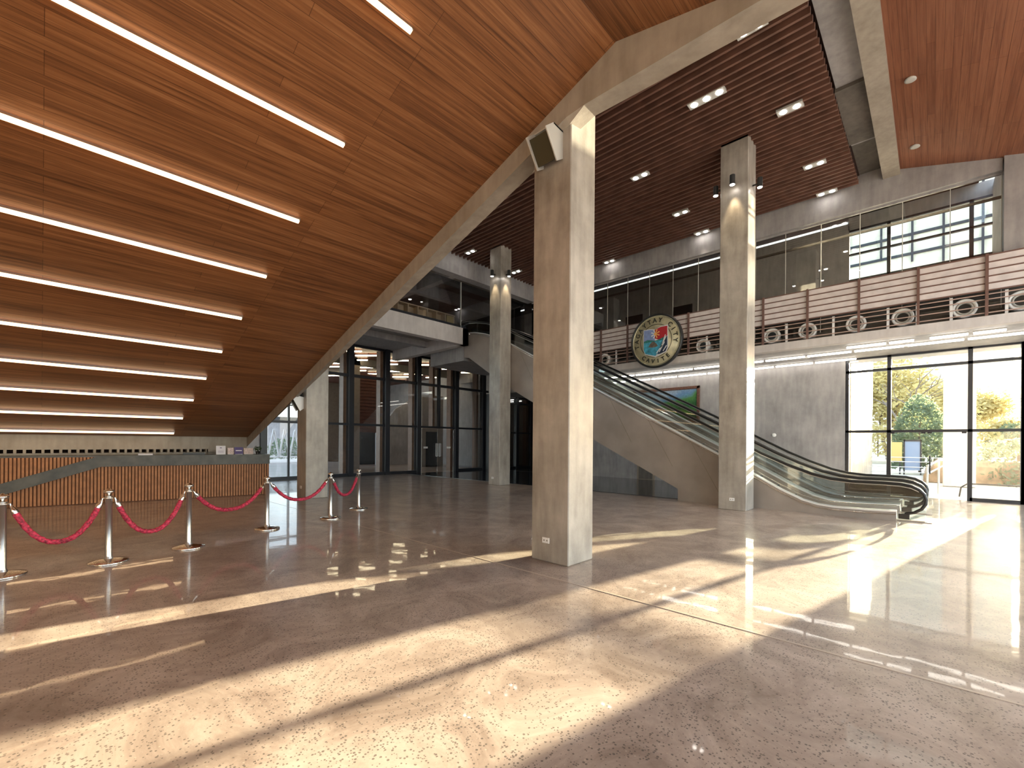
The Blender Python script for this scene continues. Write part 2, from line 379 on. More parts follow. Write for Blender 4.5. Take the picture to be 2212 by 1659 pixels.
# reception back wall, low, with square niches
b=MB(); b.box(-8,4.6,16.35,16.6,0,1.26); b.box(-8,4.6,16.25,16.6,1.35,2.2)
x=-7.9
while x<3.5:
    b.box(x,x+.052,16.25,16.5,1.26,1.35); x+=.158
b.box(3.5,4.6,16.25,16.5,1.26,1.35)
struct(b.build('wall_back',M['conc_beam']))
struct(MB().box(-8,4.6,16.56,16.58,1.2,1.4).build('trim_10',M['slat_back']))
struct(MB().box(4.6,6.1,GY,GY+.3,0,4.0).build('wall_back',M['conc_pale']))

# concrete columns
def column(x0,x1,y0,y1,z1,label,zt=None):
    o=MB().rbox(x0,x1,y0,y1,0,z1,.012).build('concrete_column',M['conc'])
    tag(o,label,'column','square concrete columns of the hall'); return o
column(4.69,5.26,3.42,4.05,8.98,'large square concrete column in the foreground with a floodlight box near its top')
column(11.6,12.22,3.24,3.88,9.06,'tall square concrete column beside the escalator with three black spotlights')
column(11.8,12.38,11.8,12.39,9.06,'distant slender concrete column in front of the dark glazing with two black spotlights')
column(5.05,5.68,12.66,13.28,4.15,'short pale concrete column under the low end of the timber soffit by the counter')

# ---------------------------------------------------------------- sockets
def socket(c,label,face='x'):
    t=thing('wall_socket',label,'socket',c,'white sockets low on the columns')
    x,y,z=c
    MB().rbox(x-.012,x,y-.06,y+.06,z-.038,z+.038,.004).build('cover_plate',M['white'],t)
    for dy in(-.025,.025): MB().box(x-.0135,x-.011,y+dy-.008,y+dy+.008,z-.01,z+.01).build('outlet_hole',M['olive'],t)
socket((4.69,3.79,.29),'white socket near the foot of the big foreground column')
socket((11.6,3.56,.26),'white socket near the foot of the column beside the escalator')
socket((11.8,12.16,.27),'small white socket near the foot of the most distant column')
socket((5.05,12.98,.31),'small round-looking white socket at the foot of the short column by the counter')

# ---------------------------------------------------------------- right glazing
FX=WX
b=MB(); 
for y in (2.095,1.02,-.79,-1.82): b.box(FX,FX+.12,y-.05,y+.05,0,4.5)
b.box(FX,FX+.12,-1.85,2.13,2.02,2.10); b.box(FX,FX+.12,-1.85,2.13,4.01,4.09); b.box(FX,FX+.12,-1.85,2.13,4.44,4.5)
b.box(FX,FX+.12,-1.85,-.79,0,.10); b.box(FX,FX+.12,1.02,2.13,0,.08)
b.box(FX,FX+.12,-1.9,-1.78,0,4.5)
wf=struct(b.build('window_1',M['steel']))
b=MB()
for y0,y1 in ((-1.78,-.83),(-.75,.98),(1.06,2.06)):
    for z0,z1 in ((.02,2.03),(2.1,4.03),(4.09,4.44)):
        if y0==-.75 and z0<1: continue
        b.box(FX+.05,FX+.06,y0,y1,z0,z1)
b.build('window_glass',M['glassw'],wf)
# glazed double door between the two middle mullions
d=struct(MB().box(FX+.045,FX+.058,-.74,.11,.01,2.02).build('door_1',M['glassw']))
MB().box(FX+.045,FX+.058,.13,.97,.01,2.02).build('glass_leaf',M['glassw'],d)
b=MB()
for y in (-.72,.02,.16,.88): b.box(FX+.035,FX+.07,y,y+.1,1.98,2.03)
b.build('patch_fitting',M['steel'],d)
MB().tube([(FX-.03,.06,.75),(FX-.03,.06,1.3)],.02).build('door_pull',M['blackm'],d)
# ---------------------------------------------------------------- upper right glass (above balcony)
ys=[14.0-.93*k for k in range(0,17)]
ys=[4.27+.93*k for k in range(10,-1,-1)]+[3.41,2.48,1.55,.63,-.3,-1.2]
wu=struct(MB().box(16.12,16.18,-1.22,14,8.27,8.33).build('window_2',M['conc_grey']))
b=MB()
for y in ys: b.box(16.13,16.15,y-.008,y+.008,5.0,8.3)
b.build('glass_joint',M['offw'],wu)
MB().box(16.14,16.15,-1.22,14,5.0,8.28).build('window_glass',M['glass_r'],wu)
MB().box(16.3,16.36,-1.22,14,7.76,7.82).build('window_rail',M['conc_dark'],wu)
# upper right gallery interior
struct(MB().box(16.3,21,-1.4,14,5.6,5.75).build('floor',M['conc_dark']))
b=MB(); b.box(20,20.2,2.22,24,5.7,9.6); b.box(20,20.2,-4,2.22,5.7,7.5); b.box(20,20.2,-1.55,2.25,9.32,9.8); b.box(20,20.2,-4,-1.5,7.5,9.8)
struct(b.build('wall_gallery',M['conc_grey']))
struct(MB().box(16.3,20.1,-1.6,-1.3,5.7,9.6).build('wall_gallery',M['conc_grey']))
b=MB()
for y in (6.0,8.3,10.7,13.): b.box(19.97,20.02,y-.45,y+.45,5.75,7.9)
struct(b.build('door_2',M['darkwin']))
b=MB()
for y in (1.13,-.85): b.box(19.96,20.06,y-.05,y+.05,7.5,9.32)
b.box(19.96,20.06,-1.5,2.22,7.5,7.56); b.box(19.96,20.06,-1.5,2.22,8.42,8.48); b.box(19.96,20.06,-1.5,2.22,9.26,9.33)
wq=struct(b.build('window_3',M['steel']))
MB().box(20.1,20.11,-1.5,2.22,7.5,9.32).build('window_glass',M['glassw'],wq)
# ---------------------------------------------------------------- balcony screen
scr=thing('balcony_screen','long slatted balcony screen with pale boards and brown posts above the escalators','screen',(15.5,6,4.72))
for k in range(5):
    z=5.34+k*.168
    MB().box(15.515,15.55,-2.6,13.4,z,z+.14).build('board',M['board'],scr)
for k in range(6):
    z=5.31+k*.168
    MB().box(15.50,15.53,-2.6,13.4,z,z+.03).build('rail',M['rail'],scr)
for z in (4.78,4.94,5.1,5.22):
    r=MB().box(15.49,15.52,-2.6,13.4,z,z+.022).build('rail',M['rail_l'],scr)
for y in [-2.1,-.92,.29,1.5,2.7,3.87,5.04,6.21,7.39,8.56,9.74,10.92,12.1,13.3]:
    MB().box(15.45,15.51,y-.028,y+.028,4.72,6.19).build('post',M['rail'],scr)
struct(MB().box(16.35,16.4,-6,14,4.68,5.7).build('wall_gallery',M['conc_dark']))
wp=[9.12,5.63,3.26,2.09,.89,.31,-.32,-1.25]
for i,y in enumerate(wp):
    o=MB().box(15.60,15.64,y-.028,y+.028,4.72,5.3).build('hanger_bar',M['white'])
    tag(o,'short white bar behind the open balcony rails, %s from left'%ORD[i],'bar','white hanger bars behind the balcony rails')
# jet nozzles
Mx=Matrix(((0,0,-1),(0,1,0),(1,0,0)))   # local z -> -x
fy=[9.75,7.9,5.82,3.7,2.75,1.59,.6,-.56,-1.5]
first=None
for i,y in enumerate(fy):
    lab='round white air nozzle behind the balcony rails, %s from left'%ORD[i]
    if first is None:
        t=thing('air_nozzle',lab,'air vent',(15.8,y,5.03),'white round air nozzles on the balcony')
        MB().lathe([(.23,.0),(.235,.03),(.215,.06),(.17,.03),(.165,-.1),(.23,-.1),(.23,0)],(15.8,y,5.03),28,Mx,False).build('outer_ring',M['white'],t)
        MB().lathe([(.165,0),(.15,.05),(.12,.03),(.12,-.08)],(15.8,y,5.03),28,Mx,False).build('inner_ring',M['offw'],t)
        MB().lathe([(.125,-.02),(.0,-.025)],(15.8,y,5.03),24,Mx).build('throat',M['black'],t)
        MB().tube([(15.9,y,5.03),(16.34,y,5.03)],.16,16).build('duct',M['offw'],t)
        first=t
    else:
        c=copy_tree(first); c.location=(15.8,y,5.03); c['label']=lab

# ---------------------------------------------------------------- round city seal
ec=Vector((15.28,7.27,5.32))
def E(a,h,d=0): return (ec.x-d,ec.y-a,ec.z+h)   # a to image right, h up, d towards viewer
seal=thing('city_seal','large round gold city seal with lettering and a coloured shield hung on the balcony screen','emblem',ec)
MB().lathe([(.9,-.02),(.97,-.02),(.98,.05),(.96,.13),(.93,.14),(.91,.10),(.9,-.02)],ec,64,Mx,False).build('rim',M['blackm'],seal)
M['seal']=simple('pale_gold',rgb(.62,.57,.38),.35,metal=.15,var=.2,scale=5)
M['seal_l']=simple('bright_gold',rgb(.72,.68,.5),.25,metal=.6)
M['letter']=simple('dark_bronze',rgb(.035,.03,.015),.4)
MB().lathe([(.93,.0),(.93,.09),(.0,.09)],ec,64,Mx).build('face',M['seal'],seal)
b=MB(); b.lathe([(.90,.09),(.90,.105),(.875,.105),(.875,.09)],ec,64,Mx,False)
b.build('outer_band',M['seal_l'],seal)
b=MB(); b.lathe([(.60,.09),(.60,.102),(.585,.102),(.585,.09)],ec,64,Mx,False); b.build('inner_band',M['letter'],seal)
def plate(pts,d0,d1,name,mt,parent):
    b=MB(); n=len(pts)
    vs=[E(a,h,d0) for a,h in pts]+[E(a,h,d1) for a,h in pts]
    b.add(vs,[list(range(n))[::-1],list(range(n,2*n))]+[(i,(i+1)%n,n+(i+1)%n,n+i) for i in range(n)])
    return b.build(name,mt,parent)
M['s_blue']=simple('shield_blue',rgb(.10,.17,.47),.4,var=.25,scale=8); M['s_red']=simple('shield_red',rgb(.50,.01,.02),.4)
M['s_aqua']=simple('shield_aqua',rgb(.06,.36,.52),.4,var=.5,scale=7); M['s_white']=simple('shield_white',rgb(.8,.8,.8),.4)
M['s_brown']=simple('shield_brown',rgb(.16,.12,.09),.6,var=.4,scale=14); M['s_green']=simple('shield_green',rgb(.03,.2,.17),.6,var=.6,scale=14)
M['s_gold']=simple('shield_gold',rgb(.85,.45,.12),.4); M['s_dark']=simple('shield_dark',rgb(.02,.03,.07),.4)
M['s_blue2']=simple('shield_pale_blue',rgb(.25,.33,.6),.4,var=.15,scale=8)
S=1.0
shp=lambda pts:[(a*S,h*S) for a,h in pts]
bw=[(-.47,.45),(-.2,.45),(0,.40),(.2,.50),(.47,.50),(.47,-.30),(.40,-.46),(.2,-.52),(0,-.60),(-.2,-.52),(-.40,-.46),(-.47,-.30)]
sh=plate(bw,.10,.115,'shield',M['s_white'],seal)
plate([(-.44,.42),(-.2,.42),(-.02,.39),(-.02,.0),(-.44,.0)],.115,.125,'blue_quarter',M['s_blue2'],sh)
plate([(-.02,.39),(.2,.46),(.44,.46),(.44,.12),(.12,.02),(-.02,.08)],.115,.125,'red_quarter',M['s_red'],sh)
plate([(-.44,.02),(-.3,.06),(-.15,.03),(0,.0),(.2,.04),(.3,.08),(.44,.10),(.44,-.06),(-.44,-.06)],.116,.128,'far_shore',M['s_green'],sh)
plate([(-.44,-.04),(.30,-.02),(.1,-.45),(0,-.55),(-.2,-.49),(-.38,-.43),(-.44,-.3)],.116,.129,'lake',M['s_aqua'],sh)
plate([(-.26,-.20),(-.2,-.1),(-.12,-.03),(-.03,-.04),(.05,-.12),(.1,-.2),(.0,-.235),(-.15,-.235)],.129,.134,'volcano',M['s_brown'],sh)
plate([(.30,-.02),(.44,.1),(.44,-.3),(.38,-.43),(.2,-.49),(.08,-.5)],.117,.13,'fruit_field',M['s_dark'],sh)
for k,(a,h,l,an) in enumerate([(.33,.02,.3,70),(.30,-.1,.42,62),(.25,-.26,.4,60),(.16,-.33,.34,50),(.36,-.32,.22,55)]):
    ca,sa=math.cos(math.radians(an)),math.sin(math.radians(an)); w2=.016
    plate([(a-ca*l/2-sa*w2,h-sa*l/2+ca*w2),(a-ca*l/2+sa*w2,h-sa*l/2-ca*w2),(a+ca*l/2+sa*w2,h+sa*l/2-ca*w2),(a+ca*l/2-sa*w2,h+sa*l/2+ca*w2)],.131,.137,'white_leaf',M['s_white'],sh)
sc_=(.0,.24)
for k in range(8):
    an=math.radians(22.5+45*k); mt=M['s_gold'] if math.cos(an)>0 else M['s_white']
    ca,sa=math.cos(an),math.sin(an); r0,r1,w2=.05,.165,.024
    plate([(sc_[0]+ca*r0-sa*w2*.6,sc_[1]+sa*r0+ca*w2*.6),(sc_[0]+ca*r0+sa*w2*.6,sc_[1]+sa*r0-ca*w2*.6),(sc_[0]+ca*r1+sa*w2,sc_[1]+sa*r1-ca*w2),(sc_[0]+ca*r1-sa*w2,sc_[1]+sa*r1+ca*w2)],.126,.133,'sun_ray',mt,sh)
plate([(sc_[0]+.05*math.cos(a*math.pi/8),sc_[1]+.05*math.sin(a*math.pi/8)) for a in range(16)],.126,.134,'sun_disc',M['s_gold'],sh)
# lettering
def glyph(ch,size):
    cu=bpy.data.curves.new('t','FONT'); cu.body=ch; cu.size=size; cu.extrude=.008; cu.align_x='CENTER'; cu.offset=.004
    o=bpy.data.objects.new('t',cu); C.objects.link(o)
    dg=bpy.context.evaluated_depsgraph_get(); ev=o.evaluated_get(dg); me=ev.to_mesh()
    vs=[v.co.copy() for v in me.vertices]; fs=[list(p.vertices) for p in me.polygons]
    ev.to_mesh_clear(); bpy.data.objects.remove(o); bpy.data.curves.remove(cu); return vs,fs
def serif(b,pos,ang,w,h): pass
b=MB()
def arc_text(txt,a0,a1,r,size,top=True):
    n=len(txt)
    for i,ch in enumerate(txt):
        if ch==' ': continue
        th=math.radians(a0+(a1-a0)*i/(n-1)); vs,fs=glyph(ch,size)
        out=[]
        for v in vs:
            if top: rr=r+v.y; t=th; a=rr*math.cos(t)+v.x*math.sin(t); h=rr*math.sin(t)-v.x*math.cos(t)
            else: rr=r-v.y; t=th; a=rr*math.cos(t)-v.x*math.sin(t); h=rr*math.sin(t)+v.x*math.cos(t)
            out.append(E(a,h,.10+v.z))
        MB().add(out,fs).build('letter',M['letter'],seal)
arc_text('TAGAYTAY CITY',192,-6,.665,.22,True)
arc_text('CAVITE',232,308,.80,.20,False)

# ---------------------------------------------------------------- tube lights under the balcony slab
def tube_light(x,y0,y1,z,label,group):
    t=thing('tube_light',label,'tube light',(x,(y0+y1)/2,z),group)
    MB().box(x-.03,x+.03,y0,y1,z-.03,z).build('housing',M['offw'],t)
    MB().rbox(x-.03,x+.03,y0+.01,y1-.01,z-.085,z-.03,.012).build('diffuser',M['tube'],t)
bounds=[-1.83+1.2*k for k in range(0,12)]
segs=[(a+.025,a+1.175) for a in bounds][::-1]
for i,(a,c) in enumerate(segs): tube_light(16.87,a,c,4.5,'tube light in the outer row under the balcony slab, %s from left'%ORD[i],'outer row of tube lights under the balcony')
seg2=[(a+.025,a+1.175) for a in [1.8+1.2*k for k in range(0,8)]][::-1]
for i,(a,c) in enumerate(seg2): tube_light(18.35,a,c,4.5,'tube light in the inner row by the grey wall, %s from left'%ORD[i],'inner row of tube lights against the wall')
for i,(a,c) in enumerate([(.95,1.85),(.37,.9),(-.65,.08),(-1.3,-.72)]): tube_light(16.12,a,c,4.5,'glowing bar standing in for a light glint at the slab edge, %s from left'%ORD[i],'glowing bars imitating glints at the slab edge')  # glowing bars imitate bright glints along the slab edge, no lamps hang here
tube_light(20.95,20.2,22.6,4.5,'tube light inside the annex just right of the distant column','annex tube lights')
tube_light(22.3,20.2,22.6,4.5,'tube light inside the annex nearer the foreground column edge','annex tube lights')
tube_light(21.3,16.8,18.4,4.5,'tube light before the annex glazing right of the distant column','annex tube lights')
for i,(x,y) in enumerate([(17.29,3.01),(17.07,.56)]):
    o=MB().lathe([(.08,0),(.08,-.03),(.05,-.045),(0,-.045)],(x,y,4.5),20).build('smoke_detector',M['white'])
    tag(o,'round white detector under the balcony slab, '+('left one above the column side' if i==0 else 'right one above the glass wall'),'detector')
# ---------------------------------------------------------------- painting + wall disc
pt=thing('landscape_painting','wide framed painting of green hills and a lake hanging behind the escalators','painting',(WX,8.45,3.3))
y0,y1,z0,z1=6.96,9.95,2.5,4.02
b=MB(); 
for a in ((y0,y1,z1-.12,z1),(y0,y1,z0,z0+.12),(y0,y0+.12,z0,z1),(y1-.12,y1,z0,z1)): b.rbox(WX-.07,WX-.0,a[0],a[1],a[2],a[3],.015)
b.build('picture_frame',M['gold'],pt)
mm,nt,out=mat('hill_landscape'); bs=N(nt,'ShaderNodeBsdfPrincipled'); L(nt,bs.outputs[0],out.inputs[0]); bs.inputs['Roughness'].default_value=.35
v=coords(nt); sx=N(nt,'ShaderNodeSeparateXYZ'); L(nt,v,sx.inputs[0])
no=N(nt,'ShaderNodeTexNoise'); no.inputs['Scale'].default_value=1.6; no.inputs['Detail'].default_value=5; L(nt,v,no.inputs['Vector'])
a1=N(nt,'ShaderNodeMath',operation='MULTIPLY_ADD'); L(nt,sx.outputs['Y'],a1.inputs[0]); a1.inputs[1].default_value=.16; a1.inputs[2].default_value=-2.42
a2=N(nt,'ShaderNodeMath',operation='MULTIPLY_ADD'); L(nt,no.outputs['Fac'],a2.inputs[0]); a2.inputs[1].default_value=.35; L(nt,a1.outputs[0],a2.inputs[2])
a3=N(nt,'ShaderNodeMath',operation='ADD'); L(nt,a2.outputs[0],a3.inputs[0]); 
a4=N(nt,'ShaderNodeMath',operation='MULTIPLY'); L(nt,sx.outputs['Z'],a4.inputs[0]); a4.inputs[1].default_value=.5; L(nt,a4.outputs[0],a3.inputs[1])
hills=ramp(nt,a3.outputs[0],[(.30,rgb(.012,.05,.012)),(.42,rgb(.04,.16,.02)),(.55,rgb(.02,.10,.03)),(.72,rgb(.07,.22,.05)),(.82,rgb(.12,.25,.45)),(.95,rgb(.32,.42,.55))])
n2=N(nt,'ShaderNodeTexNoise'); n2.inputs['Scale'].default_value=14; n2.inputs['Detail'].default_value=4; L(nt,v,n2.inputs['Vector'])
mx=N(nt,'ShaderNodeMixRGB',blend_type='OVERLAY'); mx.inputs[0].default_value=.5; L(nt,hills,mx.inputs[1]); L(nt,n2.outputs['Fac'],mx.inputs[2])
L(nt,mx.outputs[0],bs.inputs['Base Color'])
MB().box(WX-.03,WX-.005,y0+.1,y1-.1,z0+.1,z1-.1).build('canvas',mm,pt)
o=MB().lathe([(.07,0),(.07,.02),(.05,.03),(0,.03)],(WX,4.26,1.96),20,Mx).build('wall_disc',M['white']); tag(o,'small round white disc on the grey wall right of the escalator column','wall fitting')
wd=struct(MB().box(WX-.02,WX+.02,8.9,9.75,0,1.9).build('door_3',M['beige']))
MB().box(WX-.03,WX-.015,9.0,9.66,0.03,1.82).build('door_leaf',M['conc_dark'],wd)

# ---------------------------------------------------------------- escalators
D=[(.55,.21),(1.1,.19),(1.63,.19),(1.95,.22),(2.25,.30),(2.7,.51),(3.14,.76),(4.08,1.28),(6.0,2.31),(7.94,3.35),(10.0,4.44),(12.0,5.50),(12.7,5.83),(13.3,6.05),(13.9,6.20),(14.6,6.3)]
RAc=[(.42,.17),(.27,.21),(.16,.29),(.10,.40),(.09,.50),(.12,.60),(.2,.69),(.32,.755),(.5,.79),(.8,.80),(1.3,.80),(1.7,.84),(2.07,.93),(2.6,1.14),(3.14,1.39),(4.08,1.90),(4.75,2.27),(6.0,2.93),(7.94,3.93),(10.,4.98),(12.0,5.98),(12.7,6.3),(13.3,6.52),(13.9,6.66),(14.6,6.75)]
def ipz(P,y):
    for (a,za),(b2,zb3) in zip(P,P[1:]):
        if a<=y<=b2: return za+(zb3-za)*(y-a)/(b2-a)
    return P[-1][1] if y>P[-1][0] else P[0][1]
def escalator(X0,label):
    t=thing('escalator',label,'escalator',(X0,2,0),'pair of escalators rising to the upper floor')
    W=1.48
    bot=[(14.6,5.24),(14.3,5.2),(13.3,4.58),(12.0,3.78),(8.14,1.76),(5.25,.33),(5.25,.0),(.55,0)]
    for xs in ((X0,X0+.16),(X0+W-.16,X0+W)):
        MB().prism(D+bot,'x',*xs).build('side_cladding',M['clad'],t)
    low=[(y,z-.2 if y>1.7 else .03) for y,z in D]
    MB().prism([(.0,.012),(.55,.02)]+[(y,z-.22) if y>2.2 else (y,.02) for y,z in D[1:]]+bot[:-2]+[(5.25,0),(0,0)],'x',X0+.16,X0+W-.16).build('truss',M['clad'],t)
    # steps
    b=MB(); y=2.2
    while y<13.2:
        z=ipz(D,y)-.16; b.box(X0+.2,X0+W-.2,y,y+.4,z-.02,z+.02); b.box(X0+.2,X0+W-.2,y,y+.02,z-.18,z); y+=.4
    b.build('steps',M['step'],t)
    MB().box(X0+.16,X0+W-.16,.1,2.2,.02,.035).build('floor_plate',M['brush'],t)
    for y in (4.9,6.2,7.5,8.8,10.1,11.4):
        z=ipz(D,y)-.03; MB().prism([(y,z),(y+.012,z+.005),(y-.78,z-1.42),(y-.792,z-1.425)],'x',X0-.003,X0+.01).build('panel_joint',M['olive'],t)
    MB().tube([(X0-.012,y,z-.06) for y,z in D],.012,6).build('outer_trim',M['chrome'],t)
    for xs,xo in ((X0+.0,X0+.055),(X0+W-.16,X0+W-.055)):
        # deck strip
        vs=[];fs=[]
        for y,z in D: vs+=[(xs-.006,y,z-.012),(xs-.006,y,z+.02),(xs+.166,y,z+.02),(xs+.166,y,z-.012)]
        n=len(D)
        for i in range(n-1):
            for k in range(4): fs.append((i*4+k,i*4+(k+1)%4,(i+1)*4+(k+1)%4,(i+1)*4+k))
        fs+=[(0,1,2,3),(4*n-4,4*n-3,4*n-2,4*n-1)]
        MB().add(vs,fs).build('deck_strip',M['alu'],t)
        # inner guide rail higher up on glass foot
        b=MB(); b.tube([(xo+.05,y,z+.11) for y,z in D],.012,6); b.build('glass_clamp_strip',M['chrome'],t)
        # glass balustrade
        poly=[(y,z) for y,z in RAc]+[(y,z+.01) for y,z in D[::-1]]
        MB().prism(poly,'x',xo-.005,xo+.005).build('glass_balustrade',M['glass_g'],t)
        b=MB(); b.tube([(xo,y,z) for y,z in RAc],.032,10); b.build('handrail',M['black'],t)
        b=MB(); b.tube([(xo,y,z-.045) for y,z in RAc[6:]],.014,6); b.build('handrail_guide',M['brush'],t)
        MB().rbox(xo-.035,xo+.035,.34,.52,.06,.17,.01).build('handrail_inlet',M['black'],t)
    return t
escalator(12.42,'near escalator with glass sides and black handrails rising behind the foreground column')
escalator(13.95,'far escalator of the pair, nearer the painting wall')

# cladding joints on near escalator side are in the material; balcony slab at the top
b=MB(); b.box(5.3,12.3,14.2,14.5,5.68,6.36); b.box(12.0,12.3,14.2,GY,5.68,6.36)
struct(b.build('trim_12',M['conc_pale']))
b=MB(); b.box(5.3,12.0,14.5,GY,6.15,6.36); b.box(5.3,12.0,16.6,16.9,5.9,6.2); b.box(8.4,8.7,14.5,GY,5.95,6.2)
struct(b.build('ceiling',M['conc_grey']))
b=MB(); b.box(12.3,20,14.6,GY,6.16,6.36); b.box(12.42,16,14.62,17.0,5.12,6.16)
struct(b.build('ceiling',M['conc_grey']))

# ---------------------------------------------------------------- far glazing wall
mul=[(6.13,.0),(7.15,1),(9.82,1),(11.7,1),(13.55,1),(16.1,1),(18.2,1),(20.,0)]
b=MB()
for x in (6.13,9.82,11.7,13.55,16.1,18.2): b.box(x-.12,x+.12,GY-.12,GY+.16,0,6.15)
b.box(14.85,14.99,GY-.02,GY+.12,2.36,6.15); b.box(7.08,7.16,GY,GY+.08,0,4.7)
for z,h in ((2.37,.10),(4.62,.13),(6.05,.14)): b.box(6.1,18.6,GY-.03,GY+.1,z,z+h)
b.box(6.1,8.8,GY,GY+.1,3.1,3.15)
b.box(6.1,13.55,GY-.05,GY+.12,0,.14); b.box(16.1,18.3,GY-.05,GY+.12,0,.12)
wf=struct(b.build('window_4',M['steel']))
b=MB()
for x in (9.66,11.54,13.39,14.7,15.94,17.9): b.box(x-.12,x+.02,GY+.14,GY+.5,0 if x not in(14.7,) else 2.4,6.1)
b.build('timber_fin',M['steel_brown'],wf)
b=MB(); b.box(6.1,13.45,GY+.03,GY+.042,.1,6.1); b.box(13.6,16.0,GY+.03,GY+.042,2.45,6.1); b.box(16.2,18.2,GY+.03,GY+.042,.1,6.1)
b.build('window_glass',M['glass_f'],wf)
d=struct(MB().box(13.72,14.83,GY+.02,GY+.035,.02,2.33).build('door_4',M['glass_f']))
MB().box(14.86,15.95,GY+.02,GY+.035,.02,2.33).build('glass_leaf',M['glass_f'],d)
for x in (14.74,14.95):
    b=MB(); b.tube([(x-.05,GY-.05,.85),(x-.05,GY-.05,1.55),(x+.05,GY-.05,1.55),(x+.05,GY-.05,.85),(x-.05,GY-.05,.85)],.022,6,False); b.build('door_pull',M['white'],d)
for x in (14.05,15.6):
    MB().box(x-.13,x+.13,GY-.0,GY+.018,1.28,1.38).build('door_sticker',M['white'],d)
# wall strip between glazing and column and second opening glazing
b=MB()
for x in (19.6,21.8): pass
# parts of the hall seen through it
struct(MB().box(6.1,20.4,GY+.2,36,6.42,6.6).build('ceiling',M['redbrown']))
struct(MB().box(15.6,20.4,35.7,36,0,6.5).build('wall_back',M['beige']))
b=MB(); b.box(13.4,15.0,25.9,26.1,2.2,5.9)
for k in range(18): b.box(13.4,15.0,25.84,25.9,2.25+k*.2,2.36+k*.2)
struct(b.build('wall_inner_hall',M['redbrown']))
struct(MB().box(11.45,12.6,24.0,24.2,0,6.4).build('wall_inner_hall',M['beige']))
b=MB(); b.prism([(15.9,0),(18.5,0),(18.5,4.6),(17.4,4.0),(15.9,2.2)],'y',27.9,28.1)
struct(b.build('wall_inner_hall',M['conc_grey']))
struct(MB().box(15.1,17.4,29.5,29.6,0,2.3).build('door_5',M['darkwin']))
b=MB(); b.box(16.9,18.6,24.0,24.15,0,4.7); 
struct(b.build('wall_inner_hall',M['beige']))
struct(MB().box(17.2,18.1,23.96,24.0,0,2.3).build('door_6',M['darkwin']))
tb=[((10.68,22.28),(10.84,22.1)),((11.07,21.92),(11.21,21.76)),((11.72,22.86),(12.67,21.78)),((12.24,24.23),(12.82,23.57)),((13.73,22.76),(14.58,21.8)),((11.82,26.27),(12.48,25.51)),((13.6,24.64),(14.05,24.13)),((14.38,23.85),(14.57,23.64)),((15.81,22.58),(16.2,22.14)),((12.28,27.5),(12.76,26.95)),((13.68,26.4),(14.61,25.33)),((15.49,24.72),(16.18,23.92)),((17.55,22.81),(18.05,22.24)),((14.05,27.81),(14.65,27.12)),((15.81,26.21),(16.43,25.5)),((17.35,24.76),(17.92,24.1)),((15.46,28.33),(16.08,27.61)),((17.23,26.48),(17.62,26.03)),((18.04,25.75),(18.24,25.52)),((13.96,31.26),(14.65,30.46)),((17.35,28.28),(18.28,27.19)),((19.15,24.88),(19.69,24.25)),((19.31,23.0),(19.93,22.3)),((19.19,26.58),(19.5,26.22)),((18.6,30.1),(19.2,29.4))]
bays={}
for (p,q) in tb:
    mx_=((p[0]+q[0])/2,(p[1]+q[1])/2); s=GY/mx_[1]; xg=mx_[0]*s
    k=0 if xg<9.82 else 1 if xg<11.7 else 2 if xg<13.55 else 3 if xg<14.9 else 4 if xg<16.1 else 5
    bays.setdefault(k,[]).append((p,q))
bn=['leftmost bay','second bay from the left','third bay from the left','left door bay','right door bay','narrow right bay']
for k,lst in bays.items():
    for i,(p,q) in enumerate(lst):
        p3=Vector((p[0],p[1],6.3)); q3=Vector((q[0],q[1],6.3)); mid=(p3+q3)/2
        dv=(q3-p3).normalized()*max((q3-p3).length/2,.38); 
        t=thing('ceiling_tube','ceiling tube beyond the far glazing, %s from top in the %s'%(ORD[i],bn[k]),'tube light',mid,'ceiling tubes beyond the far glazing')
        MB().tube([mid-dv,mid+dv],.038,8).build('diffuser',M['tubew'],t)
        MB().tube([mid,mid+Vector((0,0,.12))],.02,6).build('hanger',M['blackm'],t)
b=MB()
for x in (18.3,20.72,22.1,24.4): b.box(x-.12,x+.12,GY-.5,GY-.25,0,4.5)
for z,h in ((.0,.12),(2.2,.08),(4.05,.1),(4.4,.1)): b.box(18.2,24.5,GY-.45,GY-.35,z,z+h)
w6=struct(b.build('window_6',M['steel']))
MB().box(18.3,24.4,GY-.41,GY-.40,.1,4.4).build('window_glass',M['glass_f'],w6)
MB().box(21.75,21.95,GY-.3,GY,0,4.4).build('timber_fin',M['steel_brown'],w6)
tbl=thing('folding_table','small dark folding table behind the glass right of the distant column','table',(21.6,GY+1.2,0))
MB().box(21.2,22.2,GY+1.,GY+1.6,.76,.79).build('tabletop',M['blackm'],tbl)
for yy in (GY+1.02,GY+1.58):
    MB().tube([(21.3,yy,0.02),(22.1,yy,.76)],.015,6).build('leg',M['blackm'],tbl); MB().tube([(22.1,yy,0.02),(21.3,yy,.76)],.015,6).build('leg',M['blackm'],tbl)
for i,(x,y,z) in enumerate([(10.6,16.6,9.35),(10.9,20.8,9.35),(12.9,16.8,9.35),(13.6,20.5,9.35)]):
    t=thing('gallery_downlight','small bright downlight in the dark upper gallery ceiling, %s from left'%ORD[i],'downlight',(x,y,z),'downlights of the upper gallery')
    MB().lathe([(.11,0),(.11,-.04),(.09,-.05)],(x,y,z),18,cap=True).build('trim_ring',M['offw'],t)
    MB().lathe([(.08,-.052),(0,-.054)],(x,y,z),16).build('lens',M['dl'],t)
    spot((x,y,z-.1),(x,y,0),110,(1,.88,.72),110,.6,.08)
